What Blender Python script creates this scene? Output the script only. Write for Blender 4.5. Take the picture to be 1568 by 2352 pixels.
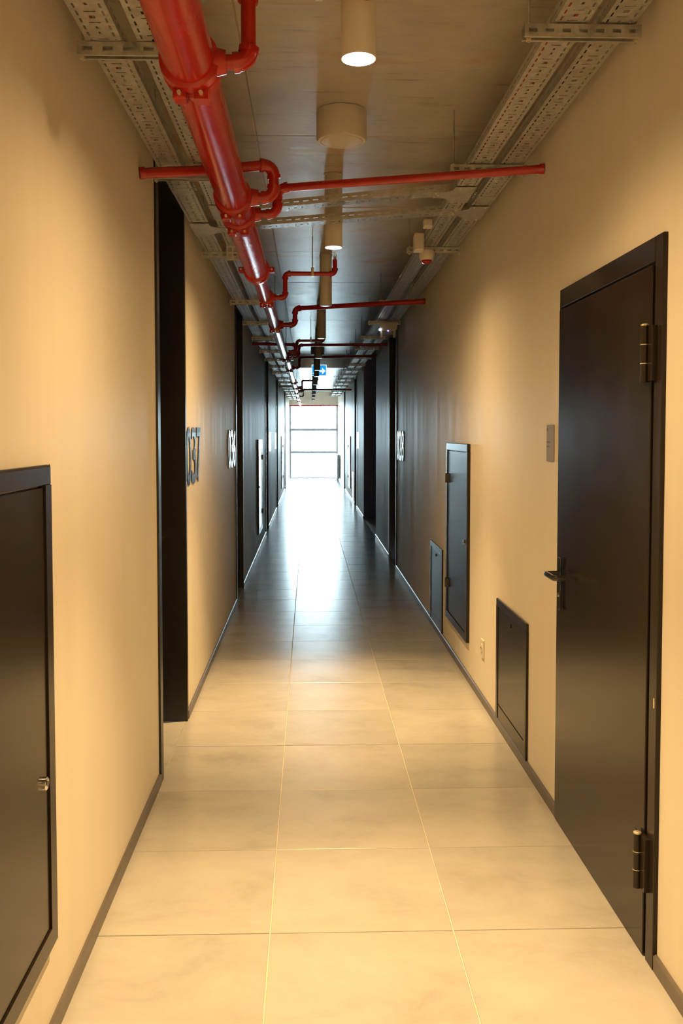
import bpy, bmesh, math, random
import numpy as np
from mathutils import Vector, Matrix
random.seed(7)
S = bpy.context.scene
for o in list(bpy.data.objects):
    bpy.data.objects.remove(o, do_unlink=True)
C = S.collection

# ---------------------------------------------------------------- camera
# metres: x right, y along the corridor, z up; image 1568x2352
F, CX, CY, PITCH, YAW, ROLL, EYE = 2103.49, 769.35, 1092.84, .046, .0287, -.0006, 1.6256
cam_d = bpy.data.cameras.new('camera')
cam = bpy.data.objects.new('camera', cam_d)
C.objects.link(cam)
S.camera = cam
def cam_axes():
    c, s = math.cos, math.sin
    B = np.array([[1, 0, 0], [0, 0, -1], [0, 1, 0]], float)
    Y = np.array([[c(YAW), -s(YAW), 0], [s(YAW), c(YAW), 0], [0, 0, 1]])
    P = np.array([[1, 0, 0], [0, c(PITCH), -s(PITCH)], [0, s(PITCH), c(PITCH)]])
    Ro = np.array([[c(ROLL), -s(ROLL), 0], [s(ROLL), c(ROLL), 0], [0, 0, 1]])
    return Ro @ P @ B @ Y
R_ = cam_axes()
cam.matrix_world = Matrix(((R_[0][0], -R_[1][0], -R_[2][0], 0), (R_[0][1], -R_[1][1], -R_[2][1], 0),
                           (R_[0][2], -R_[1][2], -R_[2][2], EYE), (0, 0, 0, 1)))
cam_d.sensor_fit = 'VERTICAL'
cam_d.sensor_height = 22.3
cam_d.lens = F / 2352 * 22.3
cam_d.shift_x = (784 - CX) / 2352
cam_d.shift_y = (CY - 1176) / 2352
cam_d.clip_start = .05
cam_d.clip_end = 300

# ---------------------------------------------------------------- world and light
W = bpy.data.worlds.new('overcast_sky')
S.world = W
W.use_nodes = True
bg = W.node_tree.nodes['Background']
bg.inputs['Color'].default_value = (.70, .90, 1.0, 1)
bg.inputs['Strength'].default_value = 52
LAMP_COLOR = (1.0, .642, .272)
BEAM_W, MID_W, SPILL_W = 520, 60, 88
S.view_settings.view_transform = 'Standard'
S.view_settings.look = 'None'
S.view_settings.gamma = 1
S.view_settings.use_curve_mapping = False
S.view_settings.exposure = 0
S.cycles.blur_glossy = 1.0

XL, XR, ZC, YN, YF = -.697, 1.05, 3.125, -3.0, 33.0     # walls, ceiling, near and far ends
por = bpy.data.lights.new('sky_portal', 'AREA')
por.shape = 'RECTANGLE'
por.size, por.size_y = 1.74, 2.65
por.cycles.is_portal = True
po = bpy.data.objects.new('sky_portal', por)
po.location = ((XL + XR) / 2, YF + .12, 1.33)
po.rotation_euler = (math.radians(-90), 0, 0)
C.objects.link(po)

# ---------------------------------------------------------------- materials
def mat(name, col, rough=.5, metal=0, spec=.5, emit=None, estr=0, coat=0):
    m = bpy.data.materials.new(name)
    m.use_nodes = True
    b = m.node_tree.nodes['Principled BSDF']
    b.inputs['Base Color'].default_value = (*col, 1)
    b.inputs['Roughness'].default_value = rough
    b.inputs['Metallic'].default_value = metal
    b.inputs['Specular IOR Level'].default_value = spec
    b.inputs['Coat Weight'].default_value = coat
    if emit:
        b.inputs['Emission Color'].default_value = (*emit, 1)
        b.inputs['Emission Strength'].default_value = estr
    return m
class NT:
    def __init__(s, m): s.t = m.node_tree; s.b = s.t.nodes['Principled BSDF']
    def n(s, ty, **k):
        x = s.t.nodes.new(ty)
        for a, v in k.items():
            if a in ('ins',):
                for i, w in v.items(): x.inputs[i].default_value = w
            else: setattr(x, a, v)
        return x
    def l(s, a, b): s.t.links.new(a, b)
    def noise(s, scale, detail=4, rough=.6, sc=(1, 1, 1), rot=(0, 0, 0)):
        c = s.n('ShaderNodeTexCoord'); m = s.n('ShaderNodeMapping')
        m.inputs['Scale'].default_value = sc
        s.l(c.outputs['Object'], m.inputs[0])
        n = s.n('ShaderNodeTexNoise'); n.inputs['Scale'].default_value = scale
        n.inputs['Detail'].default_value = detail; n.inputs['Roughness'].default_value = rough
        s.l(m.outputs[0], n.inputs[0]); return n.outputs[0]
    def ramp(s, fac, stops):
        r = s.n('ShaderNodeValToRGB'); e = r.color_ramp.elements
        while len(e) < len(stops): e.new(.5)
        for i, (p, c) in enumerate(stops):
            e[i].position = p; e[i].color = (*c, 1) if len(c) == 3 else c
        s.l(fac, r.inputs[0]); return r.outputs[0]
    def maprange(s, fac, a, b, c, d):
        r = s.n('ShaderNodeMapRange'); s.l(fac, r.inputs[0])
        for i, v in zip((1, 2, 3, 4), (a, b, c, d)): r.inputs[i].default_value = v
        return r.outputs[0]
    def mix(s, fac, a, b, mode='MULTIPLY'):
        x = s.n('ShaderNodeMix', data_type='RGBA', blend_type=mode)
        if isinstance(fac, float): x.inputs[0].default_value = fac
        else: s.l(fac, x.inputs[0])
        s.l(a, x.inputs[6]); s.l(b, x.inputs[7]); return x.outputs[2]
    def bump(s, h, strength, dist=.002):
        x = s.n('ShaderNodeBump'); x.inputs['Strength'].default_value = strength
        x.inputs['Distance'].default_value = dist
        s.l(h, x.inputs['Height']); s.l(x.outputs[0], s.b.inputs['Normal'])

def m_wall():
    m = mat('wall_paint', (.70, .65, .56), .5, spec=.2); t = NT(m)
    streak = t.noise(3.2, 5, .6, (1, 3.0, .12))
    t.l(t.ramp(streak, [(.25, (.68, .63, .54)), (.75, (.73, .68, .59))]), t.b.inputs['Base Color'])
    t.l(t.maprange(streak, .3, .7, .42, .54), t.b.inputs['Roughness'])
    t.bump(t.noise(140, 3), .12, .001)
    return m
def m_tile():
    m = mat('tile_stone', (.3, .3, .3), .2, spec=.6); t = NT(m)
    oi = t.n('ShaderNodeObjectInfo')
    c = t.n('ShaderNodeTexCoord')
    va = t.n('ShaderNodeVectorMath', operation='MULTIPLY_ADD')
    cb = t.n('ShaderNodeCombineXYZ')
    for i in range(3): t.l(oi.outputs['Random'], cb.inputs[i])
    va.inputs[1].default_value = (1.5, 2.3, 1)
    mv = t.n('ShaderNodeVectorMath', operation='SCALE'); mv.inputs['Scale'].default_value = 60
    t.l(cb.outputs[0], mv.inputs[0])
    t.l(c.outputs['Object'], va.inputs[0]); t.l(mv.outputs[0], va.inputs[2])
    n1 = t.n('ShaderNodeTexNoise'); n1.inputs['Scale'].default_value = 1.7; n1.inputs['Detail'].default_value = 7
    n1.inputs['Roughness'].default_value = .66; n1.inputs['Distortion'].default_value = .25
    t.l(va.outputs[0], n1.inputs[0])
    col = t.ramp(n1.outputs[0], [(.30, (.335, .322, .305)), (.44, (.395, .381, .36)), (.60, (.43, .415, .392))])
    rb = t.ramp(oi.outputs['Random'], [(0, (.93, .93, .93)), (1, (1.06, 1.05, 1.04))])
    t.l(t.mix(1.0, col, rb), t.b.inputs['Base Color'])
    t.l(t.maprange(n1.outputs[0], .2, .6, .20, .25), t.b.inputs['Roughness'])
    return m
def m_concrete():
    m = mat('ceiling_concrete', (.35, .33, .3), .4, spec=.36); t = NT(m)
    a = t.noise(1.3, 6, .65, (1, 1, 1)); b = t.noise(9, 6, .7, (.35, 2.2, 1)); c = t.noise(2.6, 3, .5)
    col = t.ramp(a, [(.25, (.36, .325, .28)), (.55, (.50, .46, .40)), (.8, (.60, .56, .50))])
    st = t.ramp(b, [(.30, (.50, .47, .44)), (.42, (.92, .92, .92)), (.6, (1, 1, 1)), (1, (1.1, 1.1, 1.1))])
    ru = t.ramp(c, [(.0, (.86, .87, .9)), (.35, (1, 1, 1)), (.60, (1, 1, 1)), (.68, (.92, .68, .48)), (1, (.86, .60, .42))])
    t.l(t.mix(1.0, t.mix(.9, col, st), ru), t.b.inputs['Base Color'])
    t.l(t.maprange(b, .3, .7, .28, .42), t.b.inputs['Roughness'])
    t.bump(b, .35, .004)
    return m
def m_galv():
    m = mat('galvanised_steel', (.55, .55, .53), .38, metal=.85); t = NT(m)
    a = t.noise(26, 4, .7)
    t.l(t.ramp(a, [(.3, (.40, .40, .38)), (.7, (.62, .62, .60))]), t.b.inputs['Base Color'])
    t.l(t.maprange(a, .3, .7, .34, .5), t.b.inputs['Roughness'])
    return m
def m_red():
    m = mat('red_pipe_paint', (.48, .018, .008), .26, spec=.5, coat=.0); t = NT(m)
    a = t.noise(7, 5, .7, (1, .3, 1))
    t.l(t.ramp(a, [(.3, (.36, .009, .005)), (.7, (.47, .015, .007))]), t.b.inputs['Base Color'])
    t.l(t.maprange(a, .3, .7, .17, .28), t.b.inputs['Roughness'])
    return m
def m_brown(name, c0, c1, rough, spec=.45):
    m = mat(name, c0, rough, spec=spec); t = NT(m)
    a = t.noise(5, 5, .6, (1, 1, .5))
    t.l(t.ramp(a, [(.3, c0), (.7, c1)]), t.b.inputs['Base Color'])
    t.l(t.maprange(a, .3, .7, rough * .93, rough * 1.07), t.b.inputs['Roughness'])
    return m
def m_glass():
    m = bpy.data.materials.new('window_glass'); m.use_nodes = True
    t = m.node_tree; t.nodes.clear()
    o = t.nodes.new('ShaderNodeOutputMaterial'); mx = t.nodes.new('ShaderNodeMixShader')
    tr = t.nodes.new('ShaderNodeBsdfTransparent'); gl = t.nodes.new('ShaderNodeBsdfGlossy')
    fr = t.nodes.new('ShaderNodeFresnel'); fr.inputs[0].default_value = 1.5
    tr.inputs[0].default_value = (.96, .98, .98, 1); gl.inputs['Roughness'].default_value = .02
    t.links.new(fr.outputs[0], mx.inputs[0]); t.links.new(tr.outputs[0], mx.inputs[1])
    t.links.new(gl.outputs[0], mx.inputs[2]); t.links.new(mx.outputs[0], o.inputs[0])
    return m
M = dict(
    wall=m_wall(), tile=m_tile(), conc=m_concrete(), galv=m_galv(), red=m_red(), glass=m_glass(),
    grout=m_brown('grout', (.50, .47, .40), (.58, .54, .46), .6),
    slab=m_brown('floor_screed', (.40, .37, .32), (.46, .43, .37), .7),
    brown=m_brown('brown_door_lacquer', (.016, .0115, .008), (.021, .015, .010), .19, .30),
    brownd=m_brown('brown_frame_lacquer', (.017, .012, .0085), (.022, .016, .011), .25, .30),
    black=m_brown('black_panel', (.012, .011, .010), (.017, .015, .013), .33),
    base=m_brown('baseboard_brown', (.10, .085, .072), (.13, .11, .094), .34),
    dgloss=mat('gloss_black', (.02, .02, .02), .10, spec=.7),
    digit=mat('digit_black', (.018, .018, .020), .07, spec=.5),
    chrome=mat('chrome', (.8, .8, .8), .12, metal=1),
    brass=mat('nickel_handle', (.75, .66, .5), .22, metal=1),
    zinc=mat('zinc_bolt', (.78, .70, .50), .35, metal=.8),
    white=m_brown('white_housing', (.60, .56, .49), (.64, .60, .54), .42),
    lens=mat('lamp_lens_on', (1, 1, 1), .4, emit=(1, .90, .80), estr=9),
    lensoff=mat('lamp_lens_off', (.35, .35, .34), .3),
    plate=mat('grey_plaque', (.27, .25, .22), .5, spec=.2),
    plateink=mat('plaque_ink', (.12, .11, .10), .5),
    redlens=mat('red_beacon_lens', (.32, .01, .012), .12, spec=.7),
    blue=mat('sign_blue', (.01, .30, .75), .3, emit=(.02, .36, .9), estr=.9),
    signw=mat('sign_white', (.9, .9, .9), .3, emit=(.85, .95, 1), estr=2.0),
    led=mat('blue_led', (.2, .2, 1), .3, emit=(.25, .2, 1), estr=8),
    ledw=mat('white_led', (1, 1, 1), .3, emit=(.9, 1, 1), estr=6),
    rad=mat('radiator_grey', (.30, .34, .38), .35),
    frame=mat('window_frame_grey', (.34, .36, .42), .4),
    dimblue=mat('passage_dimlight_blue', (.35, .38, .60), .5),  # blue base raised to put the passage's faint light into the colour
    cable=mat('black_cable', (.02, .02, .022), .5),
    cabler=mat('red_cable', (.40, .03, .02), .5),
    pale=mat('pale_ground', (.62, .63, .62), .8),
    slat=mat('blind_slat', (.75, .78, .8), .5),
)

# ---------------------------------------------------------------- mesh helpers
class MB:
    def __init__(s): s.bm = bmesh.new()
    def box(s, x0, x1, y0, y1, z0, z1):
        if x0 > x1: x0, x1 = x1, x0
        if y0 > y1: y0, y1 = y1, y0
        if z0 > z1: z0, z1 = z1, z0
        v = [s.bm.verts.new(p) for p in ((x0,y0,z0),(x1,y0,z0),(x1,y1,z0),(x0,y1,z0),(x0,y0,z1),(x1,y0,z1),(x1,y1,z1),(x0,y1,z1))]
        for f in ((0,3,2,1),(4,5,6,7),(0,1,5,4),(1,2,6,5),(2,3,7,6),(3,0,4,7)):
            s.bm.faces.new([v[i] for i in f])
        return s
    def bbox(s, x0, x1, y0, y1, z0, z1, b=.003, seg=2):
        n0 = len(s.bm.edges)
        s.bm.edges.ensure_lookup_table()
        s.box(x0, x1, y0, y1, z0, z1)
        s.bm.edges.ensure_lookup_table()
        bmesh.ops.bevel(s.bm, geom=list(s.bm.edges)[n0:], offset=b, segments=seg, affect='EDGES', profile=.5)
        return s
    def prism(s, pts, axis, a0, a1):
        """closed 2-D outline swept along an axis (0,1,2)"""
        def P(p, a):
            q = list(p); q.insert(axis, a); return q
        A = [s.bm.verts.new(P(p, a0)) for p in pts]; B = [s.bm.verts.new(P(p, a1)) for p in pts]
        n = len(pts)
        for i in range(n):
            s.bm.faces.new((A[i], A[(i+1) % n], B[(i+1) % n], B[i]))
        s.bm.faces.new(A[::-1]); s.bm.faces.new(B)
        return s
    def ring_tube(s, pts, rads, n=16, caps=True):
        pts = [Vector(p) for p in pts]
        if not hasattr(rads, '__len__'): rads = [rads] * len(pts)
        rings = []; up = None
        for i, p in enumerate(pts):
            if i == 0: d = pts[1] - p
            elif i == len(pts) - 1: d = p - pts[-2]
            else:
                d = (pts[i+1] - p).normalized() + (p - pts[i-1]).normalized()
                if d.length < 1e-6: d = pts[i+1] - p
            d.normalize()
            if up is None:
                up = Vector((0, 0, 1)) if abs(d.z) < .9 else Vector((1, 0, 0))
            u = (up - d * up.dot(d))
            if u.length < 1e-4: u = d.orthogonal()
            u.normalize(); w = d.cross(u); up = u
            rings.append([s.bm.verts.new(p + rads[i] * (math.cos(a) * u + math.sin(a) * w)) for a in [2 * math.pi * k / n for k in range(n)]])
        for A, B in zip(rings, rings[1:]):
            for k in range(n):
                f = s.bm.faces.new((A[k], B[k], B[(k+1) % n], A[(k+1) % n])); f.smooth = True
        if caps:
            s.bm.faces.new(rings[0]); s.bm.faces.new(rings[-1][::-1])
        return s
    def lathe(s, prof, c=(0, 0, 0), n=32, axis='z'):
        """profile [(r, h)...] about an axis through c"""
        rings = []
        for r, h in prof:
            ring = []
            for k in range(n):
                a = 2 * math.pi * k / n
                if axis == 'z': p = (c[0] + r*math.cos(a), c[1] + r*math.sin(a), c[2] + h)
                elif axis == 'x': p = (c[0] + h, c[1] + r*math.cos(a), c[2] + r*math.sin(a))
                else: p = (c[0] + r*math.cos(a), c[1] + h, c[2] + r*math.sin(a))
                ring.append(s.bm.verts.new(p))
            rings.append(ring)
        for A, B in zip(rings, rings[1:]):
            for k in range(n):
                f = s.bm.faces.new((A[k], A[(k+1) % n], B[(k+1) % n], B[k])); f.smooth = True
        s.bm.faces.new(rings[0][::-1]); s.bm.faces.new(rings[-1])
        return s
    def build(s, name, m, parent=None, smooth_angle=None):
        bmesh.ops.recalc_face_normals(s.bm, faces=s.bm.faces)
        me = bpy.data.meshes.new(name); s.bm.to_mesh(me); s.bm.free()
        me.materials.append(m)
        if smooth_angle:
            for p in me.polygons: p.use_smooth = True
            me.set_sharp_from_angle(angle=math.radians(smooth_angle))
        else:
            if any(p.use_smooth for p in me.polygons): me.set_sharp_from_angle(angle=math.radians(40))
        o = bpy.data.objects.new(name, me); C.objects.link(o)
        if parent:
            o.parent = parent
            o.location = -world_loc(parent)
        return o
def world_loc(o):
    v = Vector(o.location)
    while o.parent: o = o.parent; v += Vector(o.location)
    return v
def thing(name, loc, label, cat, group=None):
    o = bpy.data.objects.new(name, None); C.objects.link(o); o.location = loc
    o.empty_display_size = .05
    o['label'] = label; o['category'] = cat
    if group: o['group'] = group
    return o
def struct(o): o['kind'] = 'structure'; return o
def sroot(name, loc=(0, 0, 0)):
    o = bpy.data.objects.new(name, None); C.objects.link(o); o.location = loc; o['kind'] = 'structure'; return o
def arc(a, b, c, r, n=6):
    """points rounding the corner a-b-c with radius r"""
    a, b, c = Vector(a), Vector(b), Vector(c)
    u = (a - b).normalized(); w = (c - b).normalized()
    th = u.angle(w); t = r / math.tan(th / 2)
    p0 = b + u * t; p1 = b + w * t
    cen = b + (u + w).normalized() * (r / math.sin(th / 2))
    v0 = p0 - cen; v1 = p1 - cen; an = v0.angle(v1); out = []
    for i in range(n + 1):
        k = i / n
        out.append(cen + (v0 * math.sin((1-k) * an) + v1 * math.sin(k * an)) / math.sin(an))
    return out

# ---------------------------------------------------------------- floor
def T(n): return 2.917 + .6 * n
fl = struct(MB().box(XL - .3, XR, YN - .2, YF, -.14, -.004).build('floor', M['grout']))
XA, XB = -.129, .471
g = .0022
_tm = {}
def tile(x0, x1, y0, y1):
    w, l = round(x1 - x0, 4), round(y1 - y0, 4)
    if (w, l) not in _tm:
        b = MB(); b.bbox(-w/2 + g, w/2 - g, -l/2 + g, l/2 - g, -.009, 0, .0012, 1)
        t = b.build('tile', M['tile']); _tm[(w, l)] = t.data
        bpy.data.objects.remove(t)
    t = bpy.data.objects.new('tile', _tm[(w, l)]); C.objects.link(t)
    t.parent = fl
    t.location = ((x0+x1)/2, (y0+y1)/2, random.uniform(-.0006, .0003))
for n in range(-9, 51):
    y0, y1 = T(n), min(T(n+1), YF)
    if y1 - y0 < .05: continue
    tile(XL, XA, y0, y1); tile(XA, XB, y0, y1); tile(XB, XR, y0, y1)

# ---------------------------------------------------------------- walls with openings
HD = 2.872                       # opening height
DEP = .17                        # recess to the leaf
L_OPEN = [(4.262, 5.15), (8.78, 9.62), (14.8, 15.7), (19.6, 20.5), (26.2, 27.1)]
R_OPEN = [(10.95, 11.85), (20.0, 20.9), (26.2, 27.1)]
SIDE = (14.3, 17.5)
def wall(name, x, sgn, opens, full):
    b = MB(); x1 = x + sgn * .30
    y = YN
    for (a, c) in sorted(opens + full):
        b.box(x, x1, y, a, -.01, ZC)
        if (a, c) in opens:
            b.box(x, x1, a, c, HD, ZC)
        y = c
    b.box(x, x1, y, YF, -.01, ZC)
    return struct(b.build(name, M['wall']))
wall('wall_left', XL, -1, L_OPEN, [])
wall('wall_right', XR, 1, R_OPEN, [SIDE])
struct(MB().box(XL - .3, XR + .3, YN - .2, YN, -.01, ZC).build('wall_near', M['wall']))
struct(MB().box(XL - .3, XR + .3, YF, YF + .2, 2.66, ZC)
       .box(XL - .3, XL + .02, YF, YF + .2, 0, 2.66).box(XR - .02, XR + .3, YF, YF + .2, 0, 2.66).build('wall_far', M['wall']))

# ceiling: slab with separate formwork fields
cl = struct(MB().box(XL - .3, XR + .3, YN - .2, YF + .2, ZC, ZC + .18).build('ceiling', M['conc']))
ys = [-2.55, -1.1, .35, 1.8, 3.26, 4.67, 6.12, 7.6, 9.12, 10.6, 12.15, 13.65, 15.1, 16.6]
while ys[-1] < YF - 1.6: ys.append(ys[-1] + 1.48)
ys = [YN] + ys + [YF]
xs = [XL, -.262, XR]
for i in range(len(ys) - 1):
    for j in range(2):
        x0, x1 = xs[j], xs[j+1]
        dz = random.uniform(.006, .010)
        MB().bbox(x0 + .003, x1 - .003, ys[i] + .003, ys[i+1] - .003, ZC - dz, ZC + .02, .0035, 1).build('concrete_panel', M['conc'], cl)
ZP = ZC - .009
# dropped beam past the side passage
struct(MB().bbox(XL, XR, 17.9, 18.25, ZC - .22, ZC, .006).build('ceiling_beam', M['conc']))

# side passage
sw = MB()
sw.box(XR + .3, 5.0, SIDE[0] - .2, SIDE[0], -.01, ZC).box(XR + .3, 5.0, SIDE[1], SIDE[1] + .2, -.01, ZC).box(5, 5.2, SIDE[0] - .2, SIDE[1] + .2, -.01, ZC)
struct(sw.build('wall_side_passage', M['dimblue']))
struct(MB().box(XR, 5.0, SIDE[0], SIDE[1], -.14, -.004).build('floor_side_passage', M['slab']))
struct(MB().box(XR + .3, 5.0, SIDE[0], SIDE[1], ZC, ZC + .18).build('ceiling_side_passage', M['conc']))
struct(MB().box(XR + .004, XR + .296, SIDE[1] - .012, SIDE[1], 0, ZC).build('trim_side_passage', M['dimblue']))  # thin sheet carrying the same painted-in dim light onto the wall end

# ---------------------------------------------------------------- baseboards
def baseboard(name, x, sgn, gaps):
    root = sroot(name, (x, YN, 0)); y = YN
    for a, c in gaps + [(YF, YF)]:
        d = sgn * .012
        if a - y > .05:
            MB().prism([(x, 0), (x - d, 0), (x - d, .046), (x - d * .5, .05), (x, .05)], 1, y, a).build('baseboard_strip', M['base'], root)
        y = c
baseboard('baseboard_left', XL, -1, [(a - .062, c + .03) for a, c in L_OPEN])
baseboard('baseboard_right', XR, 1, sorted([(2.673, 3.780)] + [(a - .03, c + .062) for a, c in R_OPEN] + [SIDE]))

# ---------------------------------------------------------------- recessed doors
def recess_door(idx, x, s, a, c, handle):
    """x wall plane, s outward sign of the wall's solid side"""
    root = sroot('door_%d' % idx, (x, a, 0))
    # lining of the opening: near jamb, far jamb, head; each laps onto the wall face
    f = MB()
    xo = x - s * .010
    f.box(xo, x + s * DEP, a, a + .016, 0, HD).box(xo, x, a - .052, a, 0, HD + .03)
    f.build('door_jamb', M['black'], root)
    f = MB(); f.box(xo, x + s * DEP, c - .016, c, 0, HD).box(xo, x, c, c + .020, 0, HD + .03)
    f.build('door_jamb', M['black'], root)
    f = MB(); f.box(xo, x + s * DEP, a + .016, c - .016, HD - .016, HD).box(xo, x, a, c, HD, HD + .03)
    f.build('door_head', M['black'], root)
    xl = x + s * DEP
    MB().bbox(xl, xl + s * .045, a + .004, c - .004, .006, HD, .002, 1).build('door_leaf', M['black'], root)
    for zz in (.35, 1.45, 2.55):
        MB().ring_tube([(xl - s * .010, a + .024, zz - .05), (xl - s * .010, a + .024, zz + .05)], .008, 10).build('hinge', M['black'], root)
    # lever handle near the far jamb
    y, z = c - .075, 1.05
    h = MB()
    h.lathe([(.024, 0), (.024, .006)], (xl if s > 0 else xl, y, z), 20, 'x') if s < 0 else h.lathe([(.024, -.006), (.024, 0)], (xl, y, z), 20, 'x')
    pts = [(xl, y, z)] + [tuple(p) for p in arc((xl, y, z), (xl - s * .055, y, z), (xl - s * .055, y - .12, z), .014)] + [(xl - s * .055, y - .12, z)]
    h.ring_tube(pts, .0095, 12)
    h.build('door_handle', M['brass'], root)
    k = MB(); k.lathe([(.020, -.004), (.020, .004)], (xl, y, z - .075), 16, 'x'); k.box(xl - s * .0045, xl - s * .012, y - .004, y + .004, z - .085, z - .065)
    k.build('lock_cylinder', M['brass'], root)
    MB().box(x, x + s * DEP, a, c, -.004, .001).build('threshold', M['tile'], root)
di = 1
for a, c in L_OPEN: di += 1; recess_door(di, XL, -1, a, c, True)
for a, c in R_OPEN: di += 1; recess_door(di, XR, 1, a, c, True)
# strip of tile running into the nearest recess (joint line seen on its floor)

# ---------------------------------------------------------------- big brown service door (right foreground)
dr = sroot('door_1', (XR, 3.26, 0))
y0, y1, zt = 2.673, 3.778, 2.215
fx = XR - .014
f = MB()
f.bbox(fx, XR + .02, y0, y0 + .062, 0, zt, .003).build('door_jamb', M['brownd'], dr)
MB().bbox(fx, XR + .02, y1 - .022, y1, 0, zt, .003).build('door_jamb', M['brownd'], dr)
MB().bbox(fx, XR + .02, y0 + .062, y1 - .022, zt - .075, zt, .003).build('door_head', M['brownd'], dr)
leaf = MB()
leaf.bbox(XR - .0165, XR + .018, y0 + .078, y1 - .004, .006, zt - .083, .003)
leaf.build('door_leaf', M['brown'], dr)
MB().box(XR - .002, XR + .001, y0 + .06, y1 - .02, 0, zt - .06).build('door_rebate', M['dgloss'], dr)
for zc in (1.865, .305):
    hx, hy = XR - .036, y0 + .080
    hg = MB().ring_tube([(hx, hy, zc - .085), (hx, hy, zc + .085)], .0125, 20).build('hinge', M['brownd'], dr)
    MB().box(XR - .030, XR - .012, y0 + .035, hy, zc - .082, zc + .082).build('hinge_plate', M['brownd'], hg)
    MB().box(XR - .0285, XR - .0245, hy, hy + .045, zc - .082, zc + .082).build('hinge_plate', M['brown'], hg)
    for q in (-.0285, .0285):
        MB().lathe([(.0131, -.001), (.0131, .001)], (hx, hy, zc + q), 20).build('hinge_ring', M['zinc'], hg)
    MB().lathe([(.0125, 0), (.012, .004), (.006, .007)], (hx, hy, zc + .085), 20).build('hinge_cap', M['zinc'], hg)
# lever set
ly, lz = 3.69, 1.055
esc = MB().bbox(XR - .033, XR - .024, ly - .02, ly + .02, lz - .150, lz + .065, .004).build('escutcheon', M['dgloss'], dr)
hx = XR - .085
lev = MB()
pts = [(XR - .030, ly, lz)] + [tuple(p) for p in arc((XR - .03, ly, lz), (hx, ly, lz), (hx, ly - .13, lz), .016)] + \
      [tuple(p) for p in arc((hx, ly, lz), (hx, ly - .13, lz), (XR - .03, ly - .13, lz), .016)] + [(XR - .040, ly - .13, lz)]
lev.ring_tube(pts, .0115, 16).build('door_handle', M['dgloss'], dr)
MB().lathe([(.009, -.002), (.009, .002)], (XR - .034, ly, lz - .088), 16, 'x').build('lock_cylinder', M['brass'], dr)
MB().box(XR - .0155, XR - .0135, y0 + .012, y0 + .022, .80, .83).build('strike_mark', M['zinc'], dr)

# ---------------------------------------------------------------- access cabinets (tall) and floor hatches
def cabinet(x, s, a, c, z0, z1, hinge_far, label, group=None, lock=(None), detail=True):
    r = thing('access_cabinet', (x, (a+c)/2, z0), label, 'cabinet', group)
    w = .052; xo = x - s * .022
    fr = MB()
    for (p, q, u, v) in ((a, c, z1 - w, z1), (a, c, z0, z0 + w), (a, a + w, z0 + w, z1 - w), (c - w, c, z0 + w, z1 - w)):
        fr.bbox(x, xo, p, q, u, v, .003, 1)
    fr.build('cabinet_frame', M['brownd'], r)
    d = .008
    MB().bbox(x - s * .001, x - s * .017, a + w + d*.4, c - w - d*.4, z0 + w + d*.4, z1 - w - d*.4, .003, 1).build('cabinet_door', M['brown'], r)
    hy = c - w - .002 if hinge_far else a + w + .002
    for q in (.2, .8):
        zc = z0 + (z1 - z0) * q
        hg = MB().ring_tube([(x - s * .026, hy, zc - .035), (x - s * .026, hy, zc + .035)], .009, 12).build('hinge', M['dgloss'], r)
        MB().box(x - s * .017, x - s * .024, hy - .028, hy + .028, zc - .033, zc + .033).build('hinge_plate', M['dgloss'], hg)
    if lock:
        ly = a + w + .045 if hinge_far else c - w - .045
        k = MB().lathe([(.014, -.016 if s > 0 else .010), (.016, -.004), (.016, .004), (.014, .010 if s < 0 else -.004)][:0] or
                       ([(.013, -.012), (.017, -.009), (.017, 0)] if s > 0 else [(.017, 0), (.017, .009), (.013, .012)]),
                       (x - s * .017, ly, z0 + (z1 - z0) * lock), 20, 'x').build('lock', M['chrome'], r)
        MB().box(x - s * .0285, x - s * .0305, ly - .002, ly + .002, z0 + (z1-z0)*lock - .007, z0 + (z1-z0)*lock + .007).build('keyhole', M['black'], k)
    return r
cabinet(XL, -1, 1.50, 2.42, .275, 1.545, False, 'dark brown metal access cabinet in the left wall foreground with a chrome lock', lock=.36)
cabinet(XR, 1, 5.925, 6.84, .253, 1.557, True, 'tall dark access cabinet on the right wall above a white socket, reflecting blue daylight', lock=.5)
cabinet(XL, -1, 12.4, 13.35, .25, 1.545, True, 'tall dark access cabinet on the left wall between the second and third left doorways', lock=.5)
cabinet(XR, 1, 22.9, 23.9, .25, 1.56, True, 'far tall access cabinet on the right wall beyond the side passage', lock=.5)
cabinet(XL, -1, 23.0, 24.0, .25, 1.56, True, 'far tall access cabinet on the left wall between the last two left doorways', lock=.5)
def hatch(x, s, a, c, label):
    r = thing('wall_hatch', (x, (a+c)/2, .05), label, 'hatch')
    z0, z1, w = .052, .715, .042
    xo = x - s * .012; fr = MB()
    for (p, q, u, v) in ((a, c, z1 - w, z1), (a, a + w, z0, z1 - w), (c - w, c, z0, z1 - w)):
        fr.bbox(x, xo, p, q, u, v, .002, 1)
    fr.build('hatch_frame', M['brownd'], r)
    MB().bbox(x, x - s * .009, a + w + .003, c - w - .003, .135, z1 - w - .003, .002, 1).build('hatch_door', M['brown'], r)
    MB().bbox(x, x - s * .009, a + w + .003, c - w - .003, z0, .130, .002, 1).build('kick_panel', M['brown'], r)
    MB().lathe([(.010, -.004), (.010, .001)], (x - s * .010, (a+c)/2, z1 - .085), 16, 'x').build('lock', M['dgloss'], r)
    return r
hatch(XR, 1, 4.315, 5.02, 'low brown wall hatch beside the big brown door, nearest on the right wall')
hatch(XR, 1, 7.10, 7.80, 'low dark wall hatch just beyond the tall cabinet on the right wall')
hatch(XR, 1, 21.2, 21.9, 'far low wall hatch on the right wall beyond the side passage')

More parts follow.
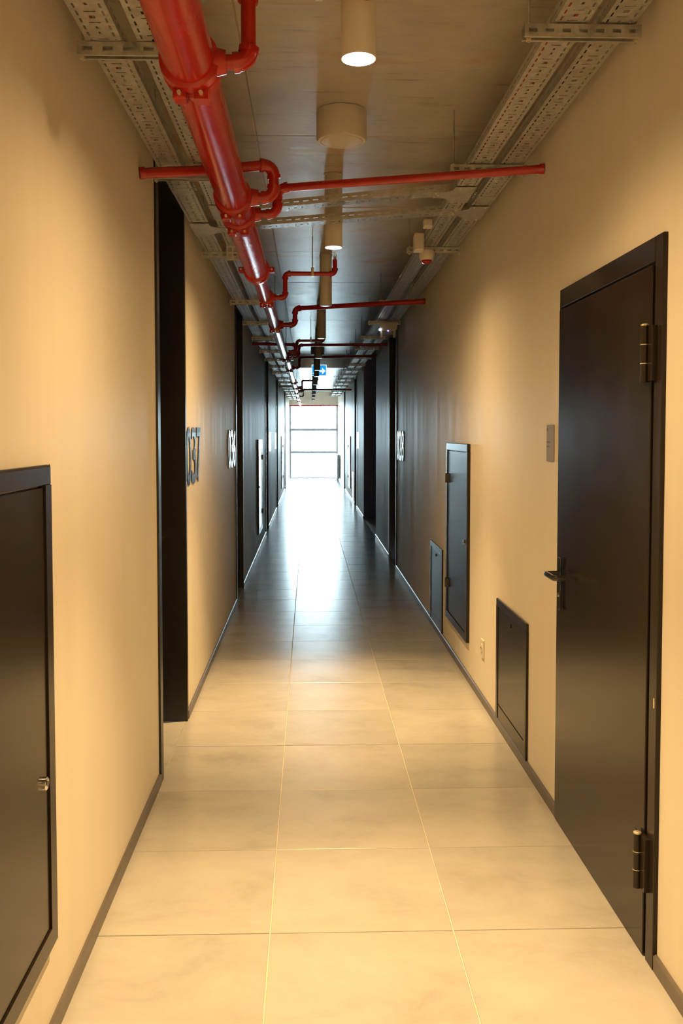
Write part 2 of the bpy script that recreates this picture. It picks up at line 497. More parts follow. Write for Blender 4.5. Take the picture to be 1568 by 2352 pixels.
# socket
so = thing('wall_socket', (XR, 5.45, .33), 'white wall socket between the tall cabinet and the near low hatch', 'socket')
MB().bbox(XR, XR - .010, 5.405, 5.485, .275, .385, .003).build('face_plate', M['white'], so)
MB().lathe([(.026, -.004), (.026, 0), (.022, .001)], (XR - .010, 5.445, .335), 24, 'x').build('socket_ring', M['white'], so)
MB().lathe([(.003, -.003), (.003, 0)], (XR - .013, 5.435, .335), 10, 'x').lathe([(.003, -.003), (.003, 0)], (XR - .013, 5.455, .335), 10, 'x').build('pin_hole', M['cable'], so)

# plaque beside the big door
pq = thing('door_plaque', (XR, 3.92, 1.585), 'small square grey plaque with faint lettering left of the big brown door', 'sign')
MB().bbox(XR, XR - .005, 3.888, 4.005, 1.505, 1.663, .001, 1).build('plate', M['plate'], pq)

def text_mesh(body, offset=.0):
    cu = bpy.data.curves.new('t', 'FONT'); cu.body = body; cu.size = 1; cu.extrude = .5; cu.offset = offset
    cu.resolution_u = 5
    o = bpy.data.objects.new('t', cu); C.objects.link(o)
    bpy.context.view_layer.update()
    me = bpy.data.meshes.new_from_object(o.evaluated_get(bpy.context.evaluated_depsgraph_get()))
    bpy.data.objects.remove(o); bpy.data.curves.remove(cu)
    return me
def glyph(body, x, s, ya, yb, z0, z1, depth, name, m, parent, offset=.03):
    """lettering on a side wall fitted to a box; reads correctly from inside the corridor"""
    me = text_mesh(body, offset)
    co = np.array([v.co[:] for v in me.vertices]); mn, mx = co.min(0), co.max(0)
    u = (co - mn) / (mx - mn)
    yy = ya + (yb - ya) * u[:, 0] if s < 0 else yb - (yb - ya) * u[:, 0]
    zz = z0 + (z1 - z0) * u[:, 1]
    xx = x - s * (.0 + depth * u[:, 2])
    for i, v in enumerate(me.vertices): v.co = (xx[i], yy[i], zz[i])
    bm = bmesh.new(); bm.from_mesh(me); bmesh.ops.recalc_face_normals(bm, faces=bm.faces); bm.to_mesh(me); bm.free()
    me.materials.clear(); me.materials.append(m)
    o = bpy.data.objects.new(name, me); C.objects.link(o)
    o.parent = parent; o.location = -world_loc(parent)
    return o
# blurred three lines on the plaque: unreadable in the photograph, kept as small strokes
for zz, h_, w_ in ((1.648, .010, .026), (1.592, .007, .06), (1.572, .007, .055)):
    yb_ = 4.002
    n_ = int(w_ / .008)
    for k in range(n_):
        MB().box(XR - .005, XR - .0055, yb_ - .008 * k - .006, yb_ - .008 * k, zz - h_, zz).build('lettering', M['plateink'], pq)
# large door numbers
def number(txt, x, s, ya, yb, z0, z1, label):
    r = thing('door_number', (x, (ya+yb)/2, z0), label, 'number')
    w = (yb - ya) / 3
    for i, ch in enumerate(txt):
        k = i if s < 0 else 2 - i
        p, q = ya + k * w + .012, ya + (k+1) * w - .012
        glyph(ch, x, s, p, q, z0, z1, .007, 'digit', M['digit'], r, .012)
number('037', XL, -1, 5.19, 5.90, 1.325, 1.665, 'large black raised number 037 beside the nearest left doorway')
number('036', XL, -1, 7.90, 8.68, 1.32, 1.66, 'large black raised number 036 before the second left doorway')
number('028', XR, 1, 10.05, 10.83, 1.32, 1.66, 'large black raised number 028 on the right wall before the dark doorway')
number('035', XL, -1, 15.95, 16.75, 1.31, 1.65, 'glaring door number past the third left doorway')
number('034', XL, -1, 18.55, 19.4, 1.31, 1.65, 'glaring door number before the fourth left doorway')
number('029', XR, 1, 19.1, 19.85, 1.31, 1.66, 'glaring door number on the right wall beyond the side passage')

# ---------------------------------------------------------------- far window
wi = sroot('window_1', ((XL+XR)/2, YF, 0))
wx0, wx1, wz = XL + .02, XR - .02, 2.66
fr = MB()
fr.bbox(wx0, wx0 + .045, YF + .02, YF + .09, 0, wz, .003).bbox(wx1 - .045, wx1, YF + .02, YF + .09, 0, wz, .003)
fr.bbox(wx0 + .045, wx1 - .045, YF + .02, YF + .09, wz - .05, wz, .003).bbox(wx0 + .045, wx1 - .045, YF + .02, YF + .09, 0, .05, .003)
fr.build('window_frame', M['frame'], wi)
for zz in (1.765, .955):
    tr = MB().bbox(wx0 + .045, wx1 - .045, YF + .015, YF + .085, zz - .045, zz + .045, .003).build('transom', M['frame'], wi)
    if zz < 1:
        MB().bbox(.13, .23, YF - .01, YF + .015, zz + .01, zz + .05, .004).build('window_handle', M['frame'], tr)
for a_, b_ in ((.05, .92), (.99, 1.73), (1.80, wz - .05)):
    MB().box(wx0 + .045, wx1 - .045, YF + .048, YF + .054, a_, b_).build('pane', M['glass'], wi)
for k in range(5):
    MB().bbox(wx0 + .05, wx1 - .05, YF + .10, YF + .135, 2.58 - k * .10, 2.586 - k * .10, .001, 1).build('blind_slat', M['slat'], wi)
gr = MB().box(-30, 30, YF + .2, YF + 60, -.40, -.15).build('ground_outside', M['pale']); struct(gr)

# radiator near the end window
rd = thing('radiator', (.99, 31.2, .05), 'grey column radiator low on the right wall near the end window', 'radiator')
for k in range(14):
    yy = 30.4 + k * .12
    MB().bbox(.94, 1.02, yy, yy + .09, .12, .92, .012).build('radiator_column', M['rad'], rd)
MB().bbox(.955, 1.01, 30.42, 32.05, .14, .17, .006).build('radiator_pipe', M['rad'], rd)
MB().bbox(.955, 1.01, 30.42, 32.05, .86, .89, .006).build('radiator_pipe', M['rad'], rd)
for q in (30.62, 31.82):
    MB().box(.96, 1.0, q - .02, q + .02, 0, .13).build('foot', M['rad'], rd)
    MB().box(1.0, 1.049, q - .02, q + .02, .5, .54).build('bracket', M['rad'], rd)

# ---------------------------------------------------------------- ceiling downlights and speakers
TX = .145
ORD = ['first', 'second', 'third', 'fourth', 'fifth', 'sixth', 'seventh', 'eighth', 'ninth', 'tenth', 'eleventh', 'twelfth', 'thirteenth']
def downlight(y, lit, label, zb=2.70, r=.051):
    t = thing('downlight', (TX, y, ZP), label, 'lamp', 'tubular ceiling downlights')
    L = ZP - zb
    MB().lathe([(r, 0), (r, -L + .002), (r - .001, -L), (r - .003, -L), (r - .006, -L + .006), (.01, -L + .006)], (TX, y, ZP), 40).build('tube', M['white'], t)
    MB().lathe([(r - .006, -L + .0055), (r - .0035, -L - .001), (r - .012, -L - .003)], (TX, y, ZP), 40).build('lens', M['lens'] if lit else M['lensoff'], t)
    MB().lathe([(r + .004, 0), (r + .004, -.004), (r, -.005)], (TX, y, ZP), 40).build('canopy', M['white'], t)
    if lit:
        for nm, en, ang, bl in (('downlight_beam', BEAM_W, 64, 1.0), ('downlight_mid', MID_W, 116, 1.0), ('downlight_spill', SPILL_W, 168, 1.0)):
            la = bpy.data.lights.new(nm, 'SPOT')
            la.energy = en; la.color = LAMP_COLOR
            la.spot_size = math.radians(ang); la.spot_blend = bl; la.shadow_soft_size = .025
            lo = bpy.data.objects.new(nm, la); C.objects.link(lo)
            lo.location = (TX, y, zb - .03)
YT = [0.0, 2.68, 5.35, 7.75, 10.4, 13.1, 15.6, 17.3, 20.2, 23.0, 25.0, 27.4, 29.8]
LB = {1: 'lit tubular ceiling downlight at the top of the picture, glowing white', 2: 'lit tubular ceiling downlight hanging behind the cross trays',
      3: 'first unlit tubular downlight, above the near sprinkler branch'}
downlight(-2.6, True, 'lit tubular downlight furthest behind the camera')
for i, y in enumerate(YT):
    lab = LB.get(i) or ('lit tubular downlight overhead behind the camera' if i == 0 else '%s unlit tubular downlight counted from the near end of the ceiling' % ORD[i-3])
    downlight(y, i < 3, lab)
def speaker(y, label):
    t = thing('ceiling_speaker', (TX + .01, y, ZP), label, 'speaker', 'drum shaped ceiling speakers')
    r, L = .117, .135
    c = (TX + .01, y, ZP)
    MB().lathe([(r, 0), (r, -L + .012), (r - .006, -L + .001), (r - .018, -L), (r - .020, -L + .004)], c, 48).build('drum', M['white'], t)
    MB().lathe([(r - .021, -L + .004), (r - .024, -L - .001), (.05, -L - .003), (.001, -L - .0035)], c, 48).build('grille', M['white'], t)
speaker(4.32, 'white drum shaped ceiling speaker before the first red cross pipe')
speaker(15.9, 'dark looking drum speaker further down the ceiling above the exit sign')

# ---------------------------------------------------------------- cable trays
def tray_mesh(L, w, side, flip, phase=0):
    """perforated tray along +y, width w centred on x=0, floor at z=0, side walls up"""
    bm = bmesh.new()
    def quad(a, b, c, d): bm.faces.new([bm.verts.new(p) for p in (a, b, c, d)])
    def strip(u0, u1, v0, v1, kind):
        if kind == 'f': quad((u0, v0, 0), (u1, v0, 0), (u1, v1, 0), (u0, v1, 0))
        else: quad((kind, v0, u0), (kind, v1, u0), (kind, v1, u1), (kind, v0, u1))
    def slotted(u0, u1, kind, p, sl, ph=0.):
        y = 0.
        k = 0
        while y < L - 1e-6:
            e = min(y + p - sl, L); strip(u0, u1, y, e, kind)
            y += p
    h = w / 2; e = .016; sw_ = .0060
    a = -h + e; b = h - e
    strip(-h, a - sw_/2, 0, L, 'f'); slotted(a - sw_/2, a + sw_/2, 'f', .044, .026)
    strip(b + sw_/2, h, 0, L, 'f'); slotted(b - sw_/2, b + sw_/2, 'f', .044, .026)
    # middle: centre slot row plus transverse slits and round holes
    c0, c1 = -.0035, .0035
    P = .176
    y = 0.
    A, B = a + sw_/2, b - sw_/2
    s0, s1 = -.016, .016
    strip(A, s0, 0, L, 'f'); strip(s1, B, 0, L, 'f')
    while y < L - 1e-6:
        y1 = min(y + P, L)
        if y1 - y < P - 1e-6:
            strip(s0, s1, y, y1, 'f'); break
        # transverse slit .004 at y+.012 and y+.062, hole .012 at y+.037, slots at y+.080, y+.102
        for (q0, q1, hx) in ((0, .018, 0), (.018, .023, 9), (.023, .045, 0), (.045, .063, .0085), (.063, .086, 0), (.086, .091, 9),
                             (.091, .112, 0), (.112, .127, .0045), (.127, .146, 0), (.146, .161, .0045), (.161, P, 0)):
            if hx == 0: strip(s0, s1, y + q0, y + q1, 'f')
            elif hx == 9: pass
            else: strip(s0, -hx, y + q0, y + q1, 'f'); strip(hx, s1, y + q0, y + q1, 'f')
        y = y1
    for sx in (-h, h):
        strip(0, side * .42, 0, L, sx); slotted(side * .42, side * .58, sx, .05, .028); strip(side * .58, side, 0, L, sx)
        d = .006 if sx < 0 else -.006
        quad((sx, 0, side), (sx + d, 0, side), (sx + d, L, side), (sx, L, side))
    return bm
def build_tray(bm, name, m, parent, loc, rotz=0, tilt=0):
    bmesh.ops.remove_doubles(bm, verts=bm.verts, dist=1e-5)
    me = bpy.data.meshes.new(name); bm.to_mesh(me); bm.free(); me.materials.append(m)
    o = bpy.data.objects.new(name, me); C.objects.link(o)
    o.parent = parent
    o.location = Vector(loc) - world_loc(parent); o.rotation_euler = (0, tilt, rotz)
    md = o.modifiers.new('sheet', 'SOLIDIFY'); md.thickness = .0014; md.offset = 1
    return o
ZL, ZR = 2.768, 2.868          # tray floors left and right
TW, TS = .103, .040
trays = [(-.592, ZL, 'perforated steel cable tray hugging the left wall'), (-.445, ZL, 'perforated steel cable tray between the left wall tray and the red main pipe'),
         (.795, ZR, 'inner perforated steel cable tray on the right, nearer the lamps'), (.938, ZR, 'outer perforated steel cable tray hugging the right wall')]
cuts = [-1.2, 1.3, 4.4, 7.4, 10.4, 13.4, 16.4, 19.4, 22.4, 25.4, 28.4, 30.6]
shared = {}
for ti, (tx, tz, lab) in enumerate(trays):
    r = thing('cable_tray', (tx, 0, tz), lab, 'cable tray')
    for a, c in zip(cuts, cuts[1:]):
        off = .0 if ti % 2 == 0 else .5
        a2, c2 = a + (off if a > -1 else 0), c + (off if c < 30 else 0)
        Lk = round(c2 - a2 - .004, 3)
        if Lk in shared:
            o = bpy.data.objects.new('tray_section', shared[Lk]); C.objects.link(o); o.parent = r
            o.location = Vector((tx, a2, tz)) - world_loc(r)
            md = o.modifiers.new('sheet', 'SOLIDIFY'); md.thickness = .0014; md.offset = 1
        else:
            o = build_tray(tray_mesh(Lk, TW, TS, False), 'tray_section', M['galv'], r, (tx, a2, tz)); shared[Lk] = o.data
        # splice plates with bolts at the joint
        if c < 30:
            sp = MB()
            for sx in (-1, 1):
                x_ = tx + sx * (TW/2 + .0015)
                sp.box(x_, x_ + sx * .002, c2 - .07, c2 + .07, tz + .004, tz + TS - .004)
                for q in (-.05, -.02, .02, .05):
                    sp.lathe([(.0045, 0), (.0045, .005)] if sx > 0 else [(.0045, -.005), (.0045, 0)], (x_ + sx * .002, c2 + q, tz + .022), 6, 'x')
            sp.box(tx - TW/2, tx + TW/2, c2 - .06, c2 + .06, tz - .0022, tz - .0005)
            for q in (-.04, .04):
                for w in (-.04, .04):
                    sp.lathe([(.005, 0), (.005, -.004)], (tx + w, c2 + q, tz - .002), 6)
            sp.build('splice_plate', M['galv'], r)
# cables lying in the trays
for k, (tx, tz, n) in enumerate(((-.592, ZL, 3), (-.445, ZL, 2), (.795, ZR, 4), (.938, ZR, 2))):
    for j in range(n):
        x_ = tx - .03 + .02 * j; ph = random.uniform(0, 6)
        pts = [(x_ + .004 * math.sin(ph + y * 1.3), y, tz + .0065) for y in np.arange(-1.1, 30.5, .4)]
        red = (k == 2 and j in (0, 2)) or (k == 0 and j == 1)
        o = MB().ring_tube(pts, .0048, 6).build('cable', M['cabler'] if red else M['cable'])
        side = ('wall tray on the left', 'left tray beside the red main pipe', 'inner right tray', 'wall tray on the right')[k]
        o['label'] = ('red' if red else 'black') + ' cable seen through the slots of the ' + side
        o['category'] = 'cable'; o['group'] = ('red' if red else 'black') + ' cables in the ' + side

# cross trays with tee fittings
def cross_tray(y, xa, za, xb, zb, label, tee_r, tee_l):
    L = math.hypot(xb - xa, zb - za); tilt = math.atan2(zb - za, xb - xa)
    r = thing('cross_cable_tray', (xa, y, za), label, 'cable tray')
    bm = tray_mesh(round(L, 3), TW, .036, False)
    Mx = Matrix.Translation((xa, y, za)) @ Matrix.Rotation(-tilt, 4, 'Y') @ Matrix.Rotation(-math.pi/2, 4, 'Z')
    bmesh.ops.transform(bm, matrix=Mx, verts=bm.verts)
    build_tray(bm, 'tray_section', M['galv'], r, (0, 0, 0))
    # the tee: flared plate, lips and bolts
    for (tx, tz, sgn) in (tee_r, tee_l):
        fl_ = MB(); hw = TW / 2 + .002; out = []
        x0 = tx + sgn * (hw + .10); xw = tx - sgn * hw
        def fl_pts():
            p = [(x0, y - hw)]
            for k in range(7):
                a = k / 6 * math.pi / 2
                p.append((tx + sgn * (hw + .075 - .075 * math.sin(a)), y - hw - .075 + .075 * math.cos(a)))
            p += [(tx + sgn * hw, y - hw - .10), (xw, y - hw - .10), (xw, y + hw + .10), (tx + sgn * hw, y + hw + .10)]
            for k in range(7):
                a = (6 - k) / 6 * math.pi / 2
                p.append((tx + sgn * (hw + .075 - .075 * math.sin(a)), y + hw + .075 - .075 * math.cos(a)))
            p.append((x0, y + hw))
            return p
        pp = fl_pts()
        fl_.prism(pp, 2, tz - .0035, tz - .001)
        # upright lips along the curved corners
        n = len(pp)
        for k in list(range(0, 8)) + list(range(11, n - 1)):
            (ax, ay), (bx, by) = pp[k], pp[k+1]
            v = [fl_.bm.verts.new(q) for q in ((ax, ay, tz - .002), (bx, by, tz - .002), (bx, by, tz + .036), (ax, ay, tz + .036))]
            fl_.bm.faces.new(v)
        fl_.build('tee_fitting', M['galv'], r)
        bo = MB()
        for dx, dy in ((hw + .085, -.035), (hw + .085, .035), (-.03, -hw - .085), (.03, -hw - .085), (-.03, hw + .085), (.03, hw + .085), (hw + .07, 0)):
            bo.lathe([(.005, 0), (.005, -.005)], (tx + sgn * dx, y + dy, tz - .0035), 6)
        bo.build('bolt', M['zinc'], r)
    return r
cross_tray(4.80, -.445 + .15, ZL + .001, .795 - .15, ZR - .003, 'first perforated cross tray joining the inner trays behind the red cross pipe', (.795, ZR - .002, -1), (-.445, ZL - .002, 1))
cross_tray(5.19, -.592 + .15, ZL - .004, .938 - .15, ZR - .005, 'second perforated cross tray joining the outer wall trays, before the hanging lit lamp', (.938, ZR - .004, -1), (-.592, ZL - .004, 1))

# ---------------------------------------------------------------- strut channels with threaded rods
def strut(y, x0, x1, ztop, rods, label):
    t = thing('strut_channel', ((x0+x1)/2, y, ztop), label, 'bracket')
    h, w, th = .036, .040, .002
    b = bmesh.new()
    def quad(*p): b.faces.new([b.verts.new(q) for q in p])
    z1, z0 = ztop, ztop - h
    n = int((x1 - x0) / .05)
    xsn = np.linspace(x0, x1, n + 1)
    for a, c in zip(xsn, xsn[1:]):
        m0, m1 = a + (c-a) * .25, a + (c-a) * .75
        for yy in (y - w/2, y + w/2):
            for (p, q, u, v) in ((a, c, z0, z0 + .011), (a, c, z0 + .023, z1), (a, m0, z0 + .011, z0 + .023), (m1, c, z0 + .011, z0 + .023)):
                quad((p, yy, u), (q, yy, u), (q, yy, v), (p, yy, v))
        quad((a, y - w/2, z1), (c, y - w/2, z1), (c, y + w/2, z1), (a, y + w/2, z1))
        for (u, v) in ((y - w/2, y - w/2 + .010), (y + w/2 - .010, y + w/2)):
            quad((a, u, z0), (c, u, z0), (c, v, z0), (a, v, z0))
    bmesh.ops.remove_doubles(b, verts=b.verts, dist=1e-5)
    me = bpy.data.meshes.new('channel'); b.to_mesh(me); b.free(); me.materials.append(M['galv'])
    o = bpy.data.objects.new('channel', me); C.objects.link(o); o.parent = t; o.location = -world_loc(t)
    md = o.modifiers.new('sheet', 'SOLIDIFY'); md.thickness = th; md.offset = 0
    for rx in rods:
        rd_ = MB().ring_tube([(rx, y, z0 - .012), (rx, y, ZP)], .0042, 8).build('threaded_rod', M['galv'], t)
        MB().lathe([(.009, -.008), (.009, 0)], (rx, y, z0), 6).build('nut', M['zinc'], rd_)
        MB().lathe([(.009, 0), (.009, .008)], (rx, y, z1), 6).build('nut', M['zinc'], rd_)
    return t
YL = [2.76, 4.06, 5.84, 7.92, 9.4, 10.9, 12.6, 14.0, 15.5, 17.0, 18.8, 20.3, 21.8, 23.3, 24.8, 26.3, 27.8, 29.3]
YR = [2.83, 4.28, 6.15, 8.58, 10.15, 11.7, 13.2, 14.8, 16.3, 17.6, 19.0, 20.5, 22.0, 23.5, 25.0, 26.5, 28.0, 29.5]
def nth(i): return (ORD + ['fourteenth', 'fifteenth', 'sixteenth', 'seventeenth', 'eighteenth'])[i]
for i, y in enumerate(YL):
    strut(y, -.672, -.375, ZL - .002, (-.660, -.387), '%s slotted steel strut from the near end under the left cable trays' % nth(i))
for i, y in enumerate(YR):
    strut(y, .655, 1.012, ZR - .0045, (.672, 1.000), '%s slotted steel strut from the near end under the right cable trays' % nth(i))

# ---------------------------------------------------------------- red sprinkler main
HM = EYE + 1.03
def mx(y): return (-.327 if y < 6 else -.318) if y < 9 else -.300
ym = [-2.9, 2.67, 4.32, 4.66, 5.84, 7.0, 8.75, 12.3, 14.4, 18, 22.6, 28.2, 32.5]
mp = thing('sprinkler_main_pipe', (-.32, 0, HM), 'thick glossy red sprinkler main pipe running down the left of the ceiling', 'pipe')
R1, R2 = .0705, .046
def seg(y0, y1, r): MB().ring_tube([(mx(y0 + .01), y0, HM), (mx(y0+.01), y1, HM)], r, 40).build('pipe_length', M['red'], mp)
for a, c in zip(ym, ym[1:]):
    seg(a, c, R1 if c <= 5.85 else R2)
def coupling(y, r, x, out=True, ears=False):
    t = MB()
    t.lathe([(r, -.055), (r + .012, -.050), (r + .014, -.02), (r + .007, -.012), (r + .007, .012), (r + .014, .02), (r + .012, .050), (r, .055)], (x, y, HM), 40, 'y')
    cp = t.build('coupling', M['red'], mp)
    lug = MB()
    if ears:
        for sx in (-1, 1):
            lug.bbox(x + sx * (r + .002), x + sx * (r + .042), y - .026, y + .026, HM - .016, HM + .016, .006)
    else:
        for sx in (-1, 1):
            lug.bbox(x + sx * .030 - .020, x + sx * .030 + .020, y - .022, y + .030, HM - r - .030, HM - r + .004, .006)
    lug.build('coupling_lug', M['red'], cp)
    for sx in (-1, 1):
        if ears: MB().ring_tube([(x + sx * (r + .026), y - .042, HM), (x + sx * (r + .026), y + .042, HM)], .006, 8).build('bolt', M['zinc'], cp)
        else: MB().ring_tube([(x + sx * .030, y - .036, HM - r - .016), (x + sx * .030, y + .040, HM - r - .016)], .006, 8).build('bolt', M['zinc'], cp)
for y, e in ((2.62, False), (4.06, False), (4.36, False), (5.84, True), (7.0, False), (8.75, False), (12.3, False), (12.75, True), (14.4, False), (18.0, False), (18.6, True), (20.2, False), (22.6, False), (25.4, False), (28.2, False), (30.4, True)):
    coupling(y, R1 if y < 5.9 else R2, mx(y), ears=e)
# end cap
MB().lathe([(R2, 0), (R2 * 1.15, .01), (R2 * 1.1, .05), (R2 * .6, .07), (.002, .075)], (mx(28), 32.5, HM), 32, 'y').build('end_cap', M['red'], mp)
# pipe hangers of the main
for y in (2.62, 5.84, 8.75, 12.3, 18.0, 22.6):
    x = mx(y); r = (R1 if y < 5.9 else R2) + .002
    hg = MB().ring_tube([(x + r * math.cos(a), y, HM + r * math.sin(a)) for a in np.linspace(-math.pi*.0, math.pi*2, 25)][:-1] + [(x + r, y, HM)], .0025, 6, False).build('hanger_ring', M['galv'], mp)
    MB().ring_tube([(x, y, HM + r), (x, y, ZP)], .0045, 8).build('hanger_rod', M['galv'], mp)

def fitting(p, q, r, name, parent, n=20, m='red'):
    """thick collar between two points"""
    p, q = Vector(p), Vector(q); d = (q - p)
    return MB().ring_tube([p, p + d * .12, p + d * .88, q], [r * .9, r, r, r * .9], n).build(name, M[m], parent)
def pipe_run(name, label, pts, r, bend, group=None, collars=True):
    t = thing(name, pts[0], label, 'pipe', group)
    path = [Vector(pts[0])]
    for i in range(1, len(pts) - 1):
        ar = arc(pts[i-1], pts[i], pts[i+1], bend)
        # straight piece then elbow as separate parts
        MB().ring_tube([path[-1], ar[0]], r, 20).build('pipe_length', M['red'], t)
        el = MB(); el.ring_tube(ar, r * 1.22, 20)
        e = el.build('elbow', M['red'], t)
        for a, b in ((ar[0], ar[1]), (ar[-1], ar[-2])):
            d = (Vector(a) - Vector(b)).normalized()
            MB().ring_tube([Vector(a) - d * .004, Vector(a) + d * .012], r * 1.36, 20).build('elbow_rim', M['red'], e)
        path.append(ar[-1])
    MB().ring_tube([path[-1], pts[-1]], r, 20).build('pipe_length', M['red'], t)
    return t
def escut(p, s, parent, r=.03):
    MB().lathe([(r, -.004), (r, .004)], p, 24, 'x').build('wall_collar', M['white'], parent)

def sprinkler_head(t, p):
    x, y, z = p
    b = MB(); b.lathe([(.012, 0), (.012, .012), (.008, .016), (.008, .022)], p, 12).build('sprinkler_body', M['zinc'], t)
    f = MB()
    for sx in (-1, 1):
        f.ring_tube([(x + sx*.009, y, z + .020), (x + sx*.014, y, z + .032), (x + sx*.010, y, z + .046), (x, y, z + .052)], .0022, 6)
    f.lathe([(.003, .022), (.003, .050)], p, 8)
    f.build('sprinkler_frame', M['zinc'], t)
    MB().lathe([(.018, .052), (.019, .0535), (.018, .055)], p, 16).build('deflector', M['zinc'], t)

def branch_sprinkler(y, label, zup=1.21, xe=.20, rx=-.176, r=.017, clamp=True):
    x0 = mx(y); rr = R1 if y < 5.9 else R2
    z1 = EYE + zup
    t = pipe_run('sprinkler_branch', label, [(x0 + rr, y, HM), (rx, y, HM), (rx, y, z1), (xe, y, z1), (xe, y, EYE + 1.315)], r, .030)
    MB().ring_tube([(x0 + rr - .004, y, HM), (x0 + rr + .03, y, HM)], [r * 1.9, r * 1.5], 20).build('branch_saddle', M['red'], t)
    if clamp:
        xc = .03
        MB().ring_tube([(xc, y, z1 + .04), (xc, y, ZP)], .0038, 8).build('hanger_rod', M['galv'], t)
        MB().bbox(xc - .011, xc + .011, y - r - .004, y + r + .004, z1 - r - .005, z1 + .045, .003).build('pipe_clamp', M['zinc'], t)
    sprinkler_head(t, (xe, y, EYE + 1.315))
    return t
branch_sprinkler(2.60, 'red sprinkler branch rising at the top edge beside the thick main pipe', zup=1.235, rx=-.165, r=.021)
branch_sprinkler(7.0, 'red sprinkler branch with an upright head under the near unlit lamp')
branch_sprinkler(12.0, 'second sprinkler branch beyond the red cross pipe, near the dark speaker', rx=-.15)
branch_sprinkler(21.0, 'sprinkler branch just beyond the blue exit sign', rx=-.15)
branch_sprinkler(25.4, 'farthest sprinkler branch, close to the end window', rx=-.15)

# cross pipe to the left wall (upper loop)
t = pipe_run('sprinkler_cross_pipe', 'red pipe piece looping over the main to the left wall beside the first doorway',
             [(mx(4) + R1, 4.06, HM), (-.150, 4.06, HM), (-.150, 4.04, EYE + 1.168), (-.40, 3.98, EYE + 1.125), (XL, 3.86, EYE + 1.075)][:5], .0215, .042)
MB().ring_tube([(mx(4) + R1 - .004, 4.06, HM), (mx(4) + R1 + .04, 4.06, HM)], [.04, .033], 24).build('branch_saddle', M['red'], t)
MB().ring_tube([(-.675, 3.866, EYE + 1.079), (XL, 3.86, EYE + 1.075)], .0245, 20).build('wall_sleeve', M['red'], t)
# cross pipe to the right wall
def cross_right(y, ze, ye, label, r=.0185, rx=-.145, zr=1.15):
    rr = R1 if y < 5.9 else R2
    t = pipe_run('sprinkler_cross_pipe', label, [(mx(y) + rr, y, HM), (rx, y, HM), (rx, y, EYE + zr), (XR, ye, EYE + ze)], r, .040)
    MB().ring_tube([(mx(y) + rr - .004, y, HM), (mx(y) + rr + .035, y, HM)], [r*2, r*1.6], 24).build('branch_saddle', M['red'], t)
    dv = (Vector((rx, y, EYE + zr)) - Vector((XR, ye, EYE + ze))).normalized()
    MB().ring_tube([Vector((XR, ye, EYE + ze)) + dv * .02, Vector((XR, ye, EYE + ze))], r + .004, 20).build('wall_sleeve', M['red'], t)
    return t
cross_right(4.36, 1.178, 4.11, 'long straight red pipe crossing to the right wall in front of the cross trays')
cross_right(8.75, 1.19, 8.28, 'second red pipe crossing to the right wall, beyond the hanging sprinkler branch', zr=1.185, rx=-.128, r=.022)
cross_right(12.3, 1.19, 12.28, 'third dark red pipe crossing to the right wall, before the side passage', zr=1.18, rx=-.13)
cross_right(14.4, 1.20, 14.2, 'fourth dark pipe crossing to the right wall beside the side passage', zr=1.19)
cross_right(22.6, 1.08, 22.6, 'far dark pipe crossing to the right wall beyond the exit sign', zr=1.08)
def cross_left(y, label, z=1.10):
    rr = R2
    t = pipe_run('sprinkler_cross_pipe', label, [(mx(y) + rr, y + .02, HM), (-.16, y + .02, HM), (-.16, y + .02, EYE + z), (XL, y - .12, EYE + z)], .0195, .030)
    return t
cross_left(12.0 - .45, 'dark red pipe looping over the main to the left wall before the second speaker', 1.115)
cross_left(22.0, 'far dark pipe looping over the main to the left wall', 1.115)

t = pipe_run('sprinkler_cross_pipe', 'last red pipe running wall to wall just before the end window', [(XL, 32.75, EYE + .985), (XR, 32.72, EYE + .995)], .022, .04)

# ---------------------------------------------------------------- alarm devices on the right trays
d = thing('alarm_beacon', (.775, 6.0, 2.83), 'round white alarm beacon with a red lens under the inner right tray', 'alarm')
MB().lathe([(.036, .066), (.048, .062), (.050, .050), (.050, .022), (.043, .002), (.034, 0)], (.772, 6.02, 2.756), 36).build('housing', M['white'], d)
MB().lathe([(.034, .001), (.033, -.012), (.022, -.022), (.004, -.024)], (.772, 6.02, 2.756), 30).build('red_lens', M['redlens'], d)
d2 = thing('junction_box', (.70, 5.9, 2.90), 'beige junction box hanging beside the inner right tray above the beacon', 'box')
MB().bbox(.675, .735, 5.86, 5.96, 2.79, 2.90, .006).build('box_body', M['white'], d2)
MB().bbox(.680, .730, 5.852, 5.86, 2.795, 2.895, .003).build('box_lid', M['white'], d2)
d3 = thing('junction_box', (.73, 5.55, 2.93), 'small beige junction box tucked behind the second cross tray on the right', 'box')
MB().bbox(.690, .742, 5.50, 5.57, 2.858, 2.905, .005).build('box_body', M['white'], d3)
MB().bbox(.695, .737, 5.494, 5.50, 2.862, 2.900, .002).build('box_lid', M['white'], d3)
# emergency light with two heads
e = thing('emergency_light', (.86, 9.95, 2.79), 'beige emergency light with two drooping heads and tiny glowing leds under the right trays', 'lamp')
MB().prism([(.77, 2.828), (.965, 2.828), (.955, 2.755), (.93, 2.735), (.79, 2.735), (.775, 2.755)], 1, 9.96, 10.06).build('housing', M['white'], e)
for hx_ in (.795, .930):
    MB().ring_tube([(hx_, 9.99, 2.745), (hx_, 9.99, 2.668)], [.018, .014], 14).build('lamp_head', M['white'], e)
MB().bbox(.815, .912, 9.962, 9.99, 2.694, 2.740, .006).build('battery_cover', M['rad'], e)
MB().lathe([(.0065, -.004), (.0065, 0)], (.860, 9.960, 2.738), 12, 'y').build('indicator_led', M['led'], e)
MB().bbox(.762, .785, 9.950, 9.965, 2.738, 2.762, .003).build('status_lens', M['ledw'], e)
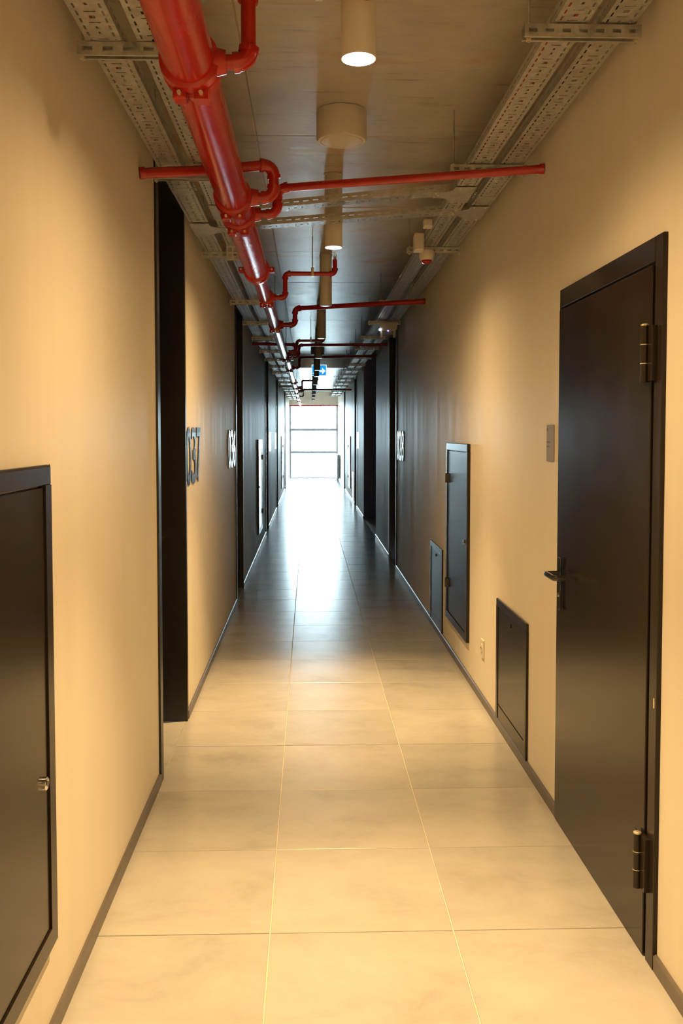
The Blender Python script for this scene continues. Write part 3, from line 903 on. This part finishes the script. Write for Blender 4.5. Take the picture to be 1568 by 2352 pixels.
# small perforated bracket on the left tray
pb = thing('perforated_bracket', (-.47, 5.6, 2.74), 'small pale perforated bracket hanging from the left trays beside the main pipe', 'bracket')
b = MB()
px0, px1, pz0, pz1, py = -.498, -.418, 2.675, 2.765, 5.62
for (p, q, u, v) in ((px0, px1, pz0, pz0 + .012), (px0, px1, pz1 - .012, pz1), (px0, px0 + .012, pz0 + .012, pz1 - .012), (px1 - .012, px1, pz0 + .012, pz1 - .012),
                     (px0 + .012, px0 + .034, pz0 + .040, pz0 + .052), (px0 + .046, px1 - .012, pz0 + .040, pz0 + .052), (px0 + .034, px0 + .046, pz0 + .012, pz1 - .012)):
    b.box(p, q, py, py + .002, u, v)
b.build('plate', M['white'], pb)
b = MB(); b.box(px0, px0 + .002, py, py + .045, pz0, pz1).build('flange', M['white'], pb)

# ---------------------------------------------------------------- exit sign
ex = thing('exit_sign', (.20, 17.6, 2.9), 'glowing blue and white emergency exit sign hanging over the corridor before the beam', 'sign')
sx0, sx1, sz0, sz1, sy = .065, .335, 2.74, 2.935, 17.60
MB().bbox(sx0 - .006, sx1 + .006, sy, sy + .03, sz0 - .006, sz1 + .006, .003).build('sign_case', M['signw'], ex)
MB().box(sx0, sx1, sy - .003, sy, sz0, sz1).build('sign_panel', M['blue'], ex)
def poly(pts, name): MB().prism(pts, 1, sy - .006, sy - .003).build(name, M['signw'], ex)
w, h = sx1 - sx0, sz1 - sz0
U = lambda a, c: (sx0 + a * w, sz0 + c * h)
# running figure beside a doorway
MB().lathe([(.015, -.003), (.015, 0)], (sx0 + .20*w, sy - .003, sz0 + .83*h), 16, 'y').build('figure_head', M['signw'], ex)
poly([U(.15, .72), U(.27, .74), U(.33, .60), U(.30, .58), U(.25, .66), U(.25, .45), U(.34, .32), U(.31, .10), U(.26, .10), U(.28, .30), U(.20, .38), U(.12, .16), U(.05, .18), U(.06, .23), U(.10, .22), U(.15, .42)], 'figure')
poly([U(.38, .08), U(.47, .08), U(.47, .90), U(.38, .90)], 'doorway_mark')
# arrow turning to the right
poly([U(.54, .50), U(.72, .50), U(.72, .72), U(.94, .42), U(.72, .12), U(.72, .34), U(.54, .34)], 'arrow')
for xx in (.10, .30):
    MB().ring_tube([(xx, sy + .015, sz1), (xx, sy + .015, ZP)], .003, 6).build('hanger_rod', M['galv'], ex)
